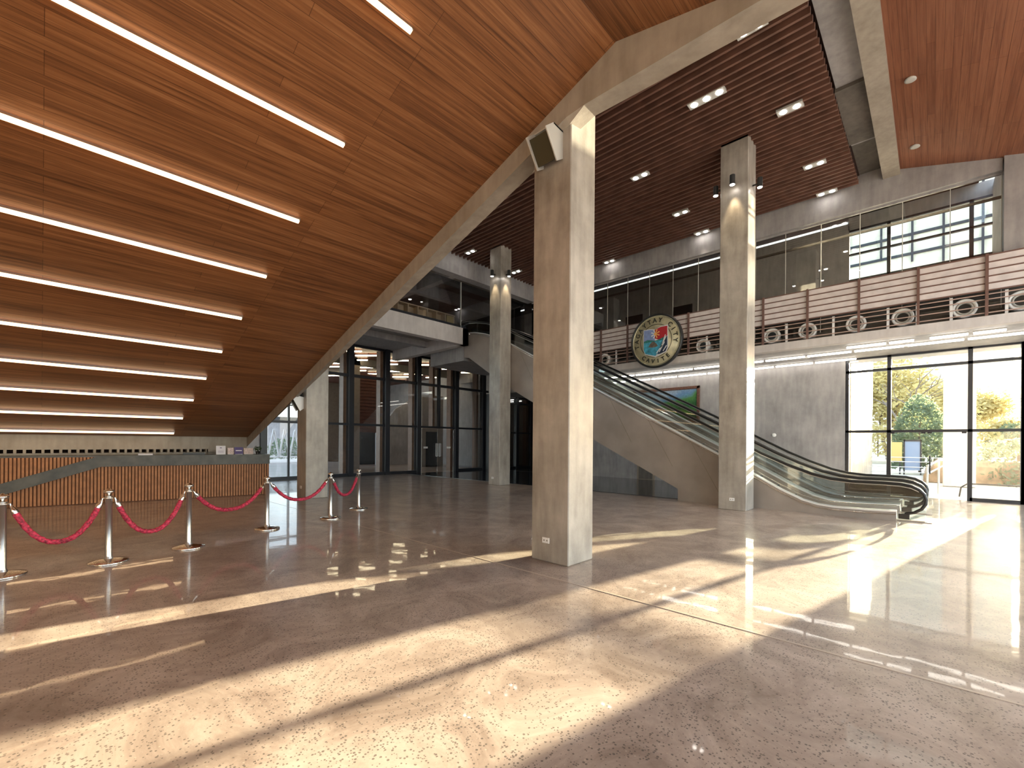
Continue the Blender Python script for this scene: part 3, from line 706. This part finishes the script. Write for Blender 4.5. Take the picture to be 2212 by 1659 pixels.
# upper floor behind the landing : glass, shelves, dark hall
wg=struct(MB().box(5.3,12.3,14.34,14.40,6.36,6.5).build('window_5',M['steel']))
MB().box(5.3,16.0,14.36,14.37,6.4,8.3).build('window_glass',M['glass_f'],wg)
MB().box(12.0,12.02,14.33,14.39,6.4,8.3).build('glass_joint',M['offw'],wg)
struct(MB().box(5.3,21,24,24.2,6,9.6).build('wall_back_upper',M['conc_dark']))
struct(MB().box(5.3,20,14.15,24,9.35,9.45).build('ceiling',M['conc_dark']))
b=MB(); b.box(9.5,9.8,14.2,24,8.9,9.4); b.box(12.3,12.6,14.2,24,8.9,9.4); b.box(5.3,18,18,18.3,8.8,9.4); b.box(9.5,10.1,18,18.5,6.3,9.4)
struct(b.build('trim_14',M['conc_grey']))
sh=thing('cubby_shelf','long low wooden cubby shelf on the upper floor behind the glass','shelf',(10.2,14.9,6.4))
b=MB(); b.box(6.5,12.0,14.7,15.0,6.93,6.97); b.box(6.5,12.0,14.7,15.0,6.42,6.46); b.box(6.5,12.0,14.98,15.0,6.42,6.97); M['pale_oak']=simple('pale_oak',rgb(.62,.47,.30),.5,var=.1)
b.build('shelf_case',M['pale_oak'],sh)
x=6.5
while x<12.0:
    MB().box(x,x+.045,14.69,15.,6.46,6.93).build('divider',M['pale_oak'],sh); x+=.45
MB().box(11.55,11.95,14.70,14.96,6.5,6.9).build('drawer',M['yellow'],sh)

# ---------------------------------------------------------------- slat ceiling downlights
dls=[(8.62,2.38,2,'nearest the camera'),(9.73,3.55,3,'with three lenses, over the middle of the hall'),(11.28,2.32,2,'beyond the nearest pair, near the concrete edge beam'),(11.32,5.91,2,'left of the escalator column top'),(13.97,2.3,2,'right of the escalator column, nearer one'),(14.02,5.89,2,'left of the escalator column, middle distance'),(15.75,2.29,2,'right of the escalator column, farther one by the fascia'),(15.8,5.89,2,'left of the escalator column, right by the fascia'),(15.8,9.58,2,'far off just right of the foreground column'),(11.39,13.06,2,'left of the most distant column'),(14.05,13.11,2,'right of the most distant column')]
for x,y,n_,lab in dls:
    t=thing('ceiling_downlight','downlight in the slatted ceiling '+lab,'downlight',(x,y,9.0),'downlights in the slatted ceiling')
    h=.13*n_
    b=MB(); b.box(x-.11,x+.11,y-h+.01,y+h-.01,8.985,9.03); b.build('trim_frame',M['offw'],t)
    for k in range(n_):
        yy=y+(k-(n_-1)/2)*.26
        MB().lathe([(.07,0),(.065,-.01),(0,-.012)],(x,yy,8.985),18).build('lens',M['dl'],t)
    spot((x,y,8.9),(x,y,0),45*n_,(1,.86,.7),46,.8,.08)
for i,(x,y) in enumerate([(12.07,.36),(14.85,.35)]):
    z=zf(y)-.001
    o=MB().lathe([(.10,.0),(.10,-.02),(.07,-.03),(0,-.03)],(x,y,z),20).build('smoke_detector',M['offw'])
    tag(o,'round pale detector on the brown timber soffit, '+('nearer one' if i==0 else 'farther one towards the glass'),'detector')

# ---------------------------------------------------------------- pillar spotlights
def pspot(c,nrm,label):
    c=Vector(c); nrm=Vector(nrm)
    t=thing('wall_spotlight',label,'spotlight',c,'black spotlights on the tall columns')
    MB().tube([c,c+nrm*.12],.02,8).build('bracket',M['blackm'],t)
    a=c+nrm*.16
    MB().tube([a+Vector((0,0,.13)),a+Vector((0,0,-.10))],.06,16).build('lamp_body',M['blackm'],t)
    MB().lathe([(.055,0),(.05,-.008),(0,-.01)],a+Vector((0,0,-.10)),16).build('lamp_lens',M['dl'],t)
    spot(a+Vector((0,0,-.13)),c+Vector((0,0,-1.2)),45,(1,.78,.48),50,.7,.04)
pspot((11.6,3.55,7.98),(-1,0,0),'black spotlight on the camera side of the column beside the escalator')
pspot((11.75,3.88,8.02),(0,1,0),'black spotlight at the left edge of the column beside the escalator')
pspot((11.95,3.24,7.95),(0,-1,0),'black spotlight on the right face of the column beside the escalator')
pspot((11.8,12.10,7.98),(-1,0,0),'left black spotlight on the most distant column')
pspot((12.08,11.8,7.98),(0,-1,0),'right black spotlight on the most distant column')

# ---------------------------------------------------------------- floodlight boxes
def flood(c,w_,h_,d_,label,m1,m2):
    # opening looks along -x ; wedge cheeks
    x,y,z=c
    t=thing('floodlight_box',label,'floodlight',c,'wedge shaped floodlight boxes on the columns')
    for yy in (y-w_/2,y+w_/2-.015):
        MB().prism([(x,z+h_/2),(x-d_*.55,z+h_/2+.02),(x-d_,z+h_*.25),(x-d_*.35,z-h_*.5),(x,z-h_*.32)],'y',yy,yy+.015).build('side_cheek',m1,t)
    b=MB(); b.prism([(x,z+h_/2),(x-d_*.55,z+h_/2+.02),(x-d_*.55,z+h_/2),(x,z+h_/2-.02)],'y',y-w_/2,y+w_/2); b.build('top_plate',m1,t)
    MB().prism([(x-.04,z+h_*.45),(x-d_*.5,z+h_*.45),(x-d_*.85,z+h_*.22),(x-d_*.33,z-h_*.40),(x-.04,z-h_*.28)],'y',y-w_/2+.02,y+w_/2-.02).build('reflector',m2,t)
    MB().box(x-.03,x,y-.08,y+.08,z-.05,z+h_/2+.12).build('bracket',M['blackm'],t)
    MB().tube([(x-d_*.45,y-w_*.3,z-.03),(x-d_*.45,y+w_*.3,z-.03)],.03,8).build('lamp',M['oliveD'],t)
flood((4.69,3.72,5.48),.34,.44,.36,'large olive floodlight box tilted on the foreground column under the beam',M['offw'],M['oliveD'])
flood((5.05,12.98,2.66),.30,.42,.28,'small pale floodlight box on the short column by the counter',M['white'],M['oliveD'])

# ---------------------------------------------------------------- recessed light lines in timber soffit
ends=[3.95,5.43,6.85,8.23,9.57,10.9,12.2,13.44,14.65,15.8]
tl=math.atan(sl1)
for i,y in enumerate(ends):
    z=zw(y); x1=2.6; x0=-9.0
    t=thing('light_line','long warm linear light in the timber soffit, %s from the top of the picture'%ORD[i],'linear light',(x1,y,z),'linear lights in the timber soffit')
    nrm=Vector((0,math.sin(tl),-math.cos(tl)))  # outward (down)
    tv=Vector((0,math.cos(tl),math.sin(tl))); c0=Vector((0,y,z))
    def bar(wid,d0,d1,xa,xb):
        b=MB(); P=[c0-tv*wid+nrm*d0,c0+tv*wid+nrm*d0,c0+tv*wid+nrm*d1,c0-tv*wid+nrm*d1]
        b.add([(xa,p.y,p.z) for p in P]+[(xb,p.y,p.z) for p in P],[(0,1,2,3),(7,6,5,4),(0,1,5,4),(1,2,6,5),(2,3,7,6),(3,0,4,7)]); return b
    bar(.022,.0,.035,x0-.02,x1+.02).build('profile',M['brush'],t)
    bar(.024,.035,.07,x0,x1).build('diffuser',M['led'],t)

# ---------------------------------------------------------------- reception counter
c0=Vector((-3.5,16.1,0)); c1=Vector((4.72,14.52,0)); dx=(c1-c0); Lc=dx.length; dx.normalize(); dn=Vector((dx.y,-dx.x,0))
def CP(s_,d_,z): p=c0+dx*s_+dn*d_; return (p.x,p.y,z)
def cbox(b,s0,s1,d0,d1,z0,z1):
    return b.add([CP(s0,d0,z0),CP(s1,d0,z0),CP(s1,d1,z0),CP(s0,d1,z0),CP(s0,d0,z1),CP(s1,d0,z1),CP(s1,d1,z1),CP(s0,d1,z1)],[(0,3,2,1),(4,5,6,7),(0,1,5,4),(1,2,6,5),(2,3,7,6),(3,0,4,7)])
ct=thing('reception_counter','long reception counter of oak slats with a dark stone band ramping down left','counter',c0)
cbox(MB(),0,Lc,-.75,-.06,0,1.17).build('counter_body',M['cback'],ct)
b=MB(); s_=0.
while s_<Lc-.03:
    cbox(b,s_,s_+.042,-.06,-.03,0.02,1.17); s_+=.066
b.build('slat_front',M['cslat'],ct)
cbox(MB(),0,Lc,-.8,-.03,1.17,1.21).build('counter_top',M['stone'],ct)
sA=Lc-3.75   # bend of band
sZ=Lc-5.75
b=MB(); n_=[(0,.0,.0)]
pr=[(sZ-.6,.20,-.02),(sZ,.47,.20),(sA,1.21,.93),(Lc,1.21,.93)]
vs=[];fs=[]
for s1_,zt,zb_ in pr: vs+=[CP(s1_,-.03,zb_),CP(s1_,.07,zb_),CP(s1_,.07,zt),CP(s1_,-.03,zt)]
for i in range(3):
    for k in range(4): fs.append((i*4+k,i*4+(k+1)%4,(i+1)*4+(k+1)%4,(i+1)*4+k))
fs+=[(0,1,2,3),(12,13,14,15)]
b.add(vs,fs).build('stone_band',M['stone'],ct)
# things on the counter
def on_counter(name,s0,s1,h,mt,label,cat,d=-.25,th=.02,sub=None):
    t=thing(name,label,cat,CP((s0+s1)/2,d,1.21))
    b=MB(); b.add([CP(s0,d,1.21),CP(s1,d,1.21),CP(s1,d-th,1.21),CP(s0,d-th,1.21),CP(s0,d-.05,1.21+h),CP(s1,d-.05,1.21+h),CP(s1,d-.05-th,1.21+h),CP(s0,d-.05-th,1.21+h)],[(0,3,2,1),(4,5,6,7),(0,1,5,4),(1,2,6,5),(2,3,7,6),(3,0,4,7)])
    b.build('panel',mt,t)
    cbox(MB(),s0+.02,s1-.02,d-.09,d+.02,1.21,1.22).build('stand_foot',M['white'],t)
    if sub:
        w_=s1-s0; b=MB()
        for za,zb_,f0,f1 in sub:
            b.add([CP(s0+w_*f0,d-.05*za+.004,1.21+h*za),CP(s0+w_*f1,d-.05*za+.004,1.21+h*za),CP(s0+w_*f1,d-.05*zb_+.004,1.21+h*zb_),CP(s0+w_*f0,d-.05*zb_+.004,1.21+h*zb_)],[(0,1,2,3)])
        b.build('print',M['purple'] if mt is not M['purple'] else M['paper'],t)
e=Lc
on_counter('display_stand',e-1.33,e-1.10,.25,M['paper'],'tall white upright notice stand on the counter, left of the small one','display stand',sub=[(.72,.8,.4,.6),(.2,.22,.2,.8),(.3,.32,.2,.8),(.4,.42,.2,.8)])
on_counter('display_stand',e-1.05,e-.90,.19,M['pink'],'small white notice stand on the counter between the tall one and the purple one','display stand',sub=[(.5,.53,.3,.7)])
on_counter('display_stand',e-.88,e-.66,.21,M['purple'],'purple notice board on the counter','display stand',sub=[(.45,.6,.15,.85)])
on_counter('leaflet_box',e-.64,e-.40,.18,M['pink'],'cream and pink leaflet box at the right end of the counter','leaflet box',th=.12)
t=thing('potted_plant','small dark leafy potted plant on the right end of the counter','plant',CP(e-.28,-.3,1.21))
MB().lathe([(.045,0),(.06,.09),(.055,.09),(.0,.08)],CP(e-.28,-.3,1.21),14).build('pot',M['black'],t)
def leaves(b,c,r,n_,sz,flat=1.):
    c=Vector(c)
    for _ in range(n_):
        d_=Vector((random.gauss(0,1),random.gauss(0,1),random.gauss(0,1)*flat)); d_.normalize(); p=c+d_*r*random.random()**.4
        u_=Vector((random.gauss(0,1),random.gauss(0,1),random.gauss(0,.6))).normalized(); v_=u_.cross(d_).normalized()
        s_=sz*random.uniform(.6,1.3)
        b.add([p-u_*s_,p+v_*s_*.45,p+u_*s_,p-v_*s_*.45],[(0,1,2,3)])
b=MB(); leaves(b,CP(e-.28,-.3,1.36),.12,60,.035); b.build('foliage',M['leaf'],t)
o=MB(); cbox(o,e-2.1,e-1.6,-.4,-.2,1.21,1.27); o=o.build('desk_bag',M['black']); tag(o,'low black item lying on the counter left of the notice stands','bag')
o=MB(); cbox(o,e-3.05,e-2.75,-.4,-.15,1.21,1.25); o=o.build('paper_tray',M['paper']); tag(o,'flat white tray lying on the counter near the bend of the band','tray')

# ---------------------------------------------------------------- rope barrier
st=[(-.31,7.89),(.61,7.83),(1.52,8.08),(2.83,8.81),(4.15,9.12),(5.19,9.91)]
names=['first chrome barrier post at the left edge of the picture','second chrome barrier post from the left, in front of the oak counter','third chrome barrier post from the left','fourth chrome barrier post from the left, by the end of the counter','fifth chrome barrier post from the left, before the short column','sixth chrome barrier post, farthest right of the row']
p0=None
for (x,y),lab in zip(st,names):
    if p0 is None:
        t=thing('barrier_post',lab,'barrier post',(x,y,0),'chrome barrier posts with red ropes'); c=(x,y,0)
        MB().lathe([(.205,0),(.21,.012),(.20,.028),(.12,.045),(.05,.055),(.0,.055)],c,40).build('base',M['chrome'],t)
        MB().lathe([(.05,.05),(.042,.075),(.036,.09),(.036,.86),(.044,.865),(.044,.868),(.016,.872),(.015,.915)],c,24).build('pole',M['brush'],t)
        MB().lathe([(.016,.898),(.04,.905),(.054,.92),(.056,.932),(.046,.948),(.022,.956),(.012,.968),(0,.972)],c,24).build('finial',M['chrome'],t)
        MB().lathe([(.03,.835),(.058,.838),(.058,.852),(.03,.855)],c,24).build('hook_ring',M['chrome'],t)
        p0=t
    else:
        c=copy_tree(p0); c.location=(x,y,0); c['label']=lab
low=[.34,.33,.47,.47,.42]
rl=['red velvet rope at the far left, between the first two posts','red velvet rope between the second and third posts','wide sagging red velvet rope in front of the counter end','red velvet rope hanging in front of the short column','short red velvet rope between the last two posts']
for i in range(5):
    a=Vector((*st[i],.845)); b_=Vector((*st[i+1],.845)); d_=(b_-a).normalized(); a=a+d_*.06; b_=b_-d_*.06
    t=thing('velvet_rope',rl[i],'rope',a,'red velvet ropes of the barrier')
    def pt_(s_):
        k=(2*s_-1); h=abs(k)**2.3; p=a.lerp(b_,s_); p.z=low[i]+(.845-low[i])*h; return p
    s0,s1=.05,.95
    MB().tube([pt_(s0+(s1-s0)*k/40) for k in range(41)],.031,12,rs=[.031*(1+.08*math.sin(k*1.7)) for k in range(41)]).build('rope_body',M['velvet'],t)
    for q in ((0.,.055),(.945,1.)):
        P=[pt_(q[0]+(q[1]-q[0])*k/6) for k in range(7)]
        rs=[.010,.012,.018,.026,.034,.034,.034]
        if q[0]>.5: rs=rs[::-1]
        MB().tube(P,.02,12,rs=rs).build('rope_end',M['chrome'],t)

# ================================================================== OUTSIDE
struct(MB().box(WX+.3,110,-60,60,-.25,-.02).build('floor',M['ground']))
struct(MB().box(-40,WX+.3,-60,-6,-.25,-.02).build('floor',M['ground']))
struct(MB().box(-30,60,36,80,-.25,-.02).build('floor',M['ground']))
struct(MB().box(-12,6.1,GY+.3,36,-.02,.002).build('floor',M['ground']))
o=MB().rbox(20.6,28.6,2.2,2.6,0,6.5,.015).build('lengthened_column',M['conc']); tag(o,'outdoor concrete column drawn out into a sunlit wall beyond the left pane of the glass wall','wall')  # column stretched lengthwise so that its sunlit side fills the pane
o=MB().rbox(24.8,25.3,-1.22,-.30,0,7,.015).build('concrete_column',M['conc_pale']); tag(o,'outdoor concrete column farther off behind the right part of the glass wall','column')
def tree(x,y,h,crown,label,lm,bare=False,nl=500,seed=1,spread=1.0,kind='tree'):
    random.seed(seed); t=thing('garden_tree' if kind=='tree' else 'garden_shrub',label,kind,(x,y,0))
    tr=MB(); tips=[]
    def branch(p,d_,l,r,dep):
        P=[p]; 
        for k in range(4):
            d_=(d_+Vector((random.gauss(0,.13),random.gauss(0,.13),random.gauss(0,.06)))).normalized(); P.append(P[-1]+d_*l/4)
        tr.tube(P,r,6,rs=[r*(1-.12*k) for k in range(5)])
        if dep==0: tips.append(P[-1]); return
        tips.append(P[-1])
        for k in range(3):
            a=random.uniform(0,6.28); nd=(d_+Vector((math.cos(a),math.sin(a),random.uniform(-.1,.5)))*.75*spread).normalized()
            branch(P[random.choice((2,3,4))],nd,l*.68,r*.55,dep-1)
    branch(Vector((x,y,-.05)),Vector((0,.02,1)),h*.36,h*.016,3)
    tr.build('trunk',M['bark'],t)
    lv=MB()
    for p in tips: leaves(lv,p,crown,max(2,nl//len(tips)),.22 if not bare else .04,.6)
    lv.build('foliage',lm,t)
tree(45,1.2,10.5,.8,'bare spreading tree with thin dark branches seen through the glass wall',M['leafx'],True,500,3,1.1)
tree(58,-5,5.,1.0,'low pale yellow tree behind the right pane of the glass wall',M['leafy'],False,3000,5)
tree(58,5.6,12,2.0,'pale yellow tree behind the left pane of the glass wall',M['leafy'],False,4500,8)
tree(60,.8,11,2.0,'pale distant tree behind the bare tree outside',M['leafy'],False,4500,18)
tree(57,3.1,12,2.0,'tall pale tree behind the first mullion of the glass wall',M['leafy'],False,4500,21)
tree(63,-1.6,10,1.6,'pale tree seen above the middle of the glass door',M['leafy'],False,4500,24)
def bush(x,y,z0,rx,rz,label,lm,n_=900,sz=.1,seed=1):
    random.seed(seed); t=thing('garden_shrub',label,'shrub',(x,y,z0))
    b=MB()
    for _ in range(n_):
        a=random.uniform(0,6.28); ph=math.acos(random.uniform(-.2,1)); rr=random.uniform(.75,1)
        p=Vector((x+rx*rr*math.sin(ph)*math.cos(a),y+rx*rr*math.sin(ph)*math.sin(a),z0+rz*rr*math.cos(ph)))
        u_=Vector((random.gauss(0,1),random.gauss(0,1),random.gauss(0,1))).normalized(); v_=u_.orthogonal().normalized()
        s_=sz*random.uniform(.6,1.3); b.add([p-u_*s_,p+v_*s_*.5,p+u_*s_,p-v_*s_*.5],[(0,1,2,3)])
    b.build('foliage',lm,t)
    MB().tube([(x,y,z0-rz*.25-.05),(x,y,z0+rz*.6)],.05,6).build('stem',M['bark'],t)
bush(34.5,.55,1.0,1.25,3.6,'tall dense green shrub above the blue gate',M['leafx'],2600,.13,4)
bush(28,-2.6,.3,1.5,1.7,'dark low shrub behind the lower right pane of the glass wall',M['leafx'],1600,.1,6)
bush(30.,-4.6,.3,1.9,2.2,'broad shrub at the far right beyond the glass wall',M['leafy'],1600,.1,9)
for i,(x,y) in enumerate([(52,6.5),(52,3.6),(53,.4),(52,-2.4),(53,-5.0),(52,-7.6)]):
    bush(x,y,1.2,2.0,2.4,'pale hedge shrub far outside the glass wall, %s from the left'%ORD[i],M['leafy'] if i%2 else M['leafx'],1300,.16,40+i)
g=thing('garden_gate','blue sheet gate standing beyond the fence outside','gate',(33.2,.8,0))
MB().box(33,33.06,.50,1.12,0.25,1.85).build('gate_panel',M['blue'],g)
b=MB(); b.box(32.97,33.09,.44,.5,0,1.95); b.box(32.97,33.09,1.12,1.18,0,1.95); b.box(32.97,33.09,.44,1.18,1.85,1.93); b.build('gate_frame',M['steel'],g)
g=thing('notice_board','yellow notice board left of the blue gate outside','notice board',(33.2,1.5,0))
MB().box(33,33.05,1.24,1.85,.75,1.8).build('board_panel',M['yellow'],g)
b=MB(); b.box(33.05,33.1,1.3,1.36,0,1.8); b.box(33.05,33.1,1.72,1.78,0,1.8); b.build('leg',M['steel'],g)
o=MB().prism([(-40,0),(-40,1.3),(-.2,.95),(.3,.3),(.3,0)],'x',27,40).build('garden_bank',M['earth']); tag(o,'low brown planted bank rising behind the glass door','bank')
fn=thing('garden_fence','low horizontal rail fence in front of the gate outside','fence',(28,0,0))
for z in (.35,.6,.85,1.05): MB().tube([(28,-9,z),(28,6,z)],.02,6).build('rail',M['brush'],fn)
for y in [-8+1.6*k for k in range(9)]: MB().tube([(28,y,0),(28,y,1.08)],.025,6).build('post',M['brush'],fn)
rp=thing('ramp_handrail','grey double handrail beside the ramp just outside the glass door','handrail',(19.8,-.1,0))
MB().tube([(19.5,.12,.0),(19.5,.12,.95)],.03,8).build('post',M['brush'],rp)
MB().tube([(19.5,.12,.95),(20.6,-.15,1.12),(24,-.35,1.12)],.035,8).build('top_rail',M['brush'],rp)
MB().tube([(19.5,.12,.7),(20.6,-.15,.87),(24,-.35,.87)],.03,8).build('lower_rail',M['brush'],rp)
MB().tube([(20.6,-.15,0),(20.6,-.15,1.12)],.03,8).build('post',M['brush'],rp)
hr=thing('low_hoop_rail','low dark hoop rail near the door frame outside','rail',(20.2,-.9,0))
MB().tube([(20.0,-.62,0),(20.0,-.66,.3),(20.0,-.8,.42),(20.0,-2.2,.42),(20.0,-2.3,.3),(20.0,-2.3,0)],.022,8).build('hoop',M['steel'],hr)
# building seen through the upper gallery window
M['nb']=simple('neighbour_render',rgb(.78,.72,.6),.7,var=.1,scale=1)
bl=thing('neighbour_building','pale building with dark pipes seen through the upper gallery window','building',(80,3,0))
MB().box(80.,80.5,-7,60,0,48).build('wall',M['nb'],bl)
b=MB()
for z in (27.2,29.8,32.8,36.0): b.box(79.8,80,-7,28,z,z+.32)
for y in (-4.5,-1,2,5.2,8.8): b.box(79.7,79.8,y,y+.24,25.6+y*.3,36)
b.build('pipe',M['steel'],bl)
# outside seen through the left end of the far glazing
bush(12.5,44.,.2,1.9,2.0,'green shrub outside the left end of the far glazing',M['leafx'],1500,.12,11)
bush(16.2,45,.2,1.9,1.9,'second green shrub outside, nearer the short column',M['leafx'],1200,.12,12)
bl=thing('distant_house','grey house with a flat roof beyond the garden on the left','building',(16,56,0))
MB().box(9.,24,56,60,0,4.2).build('wall',M['conc_grey'],bl); MB().box(8.6,24.4,55.6,60.4,4.2,4.5).build('roof',M['steel'],bl)
tr=thing('white_frame_truss','white steel frame standing outside the left end of the far glazing','frame',(13,40,0))
for k in range(5):
    x=11.2+.85*k
    b=MB(); b.tube([(x,40,.3),(x+.42,40,2.6)],.07,6); b.tube([(x+.42,40,2.6),(x+.85,40,.3)],.07,6); b.build('brace',M['white'],tr)
MB().tube([(11.2,40,.3),(15.5,40,.3)],.07,6).build('bottom_chord',M['white'],tr)
for x in (11.2,15.5): MB().tube([(x,40,0),(x,40,2.7)],.09,6).build('post',M['white'],tr)
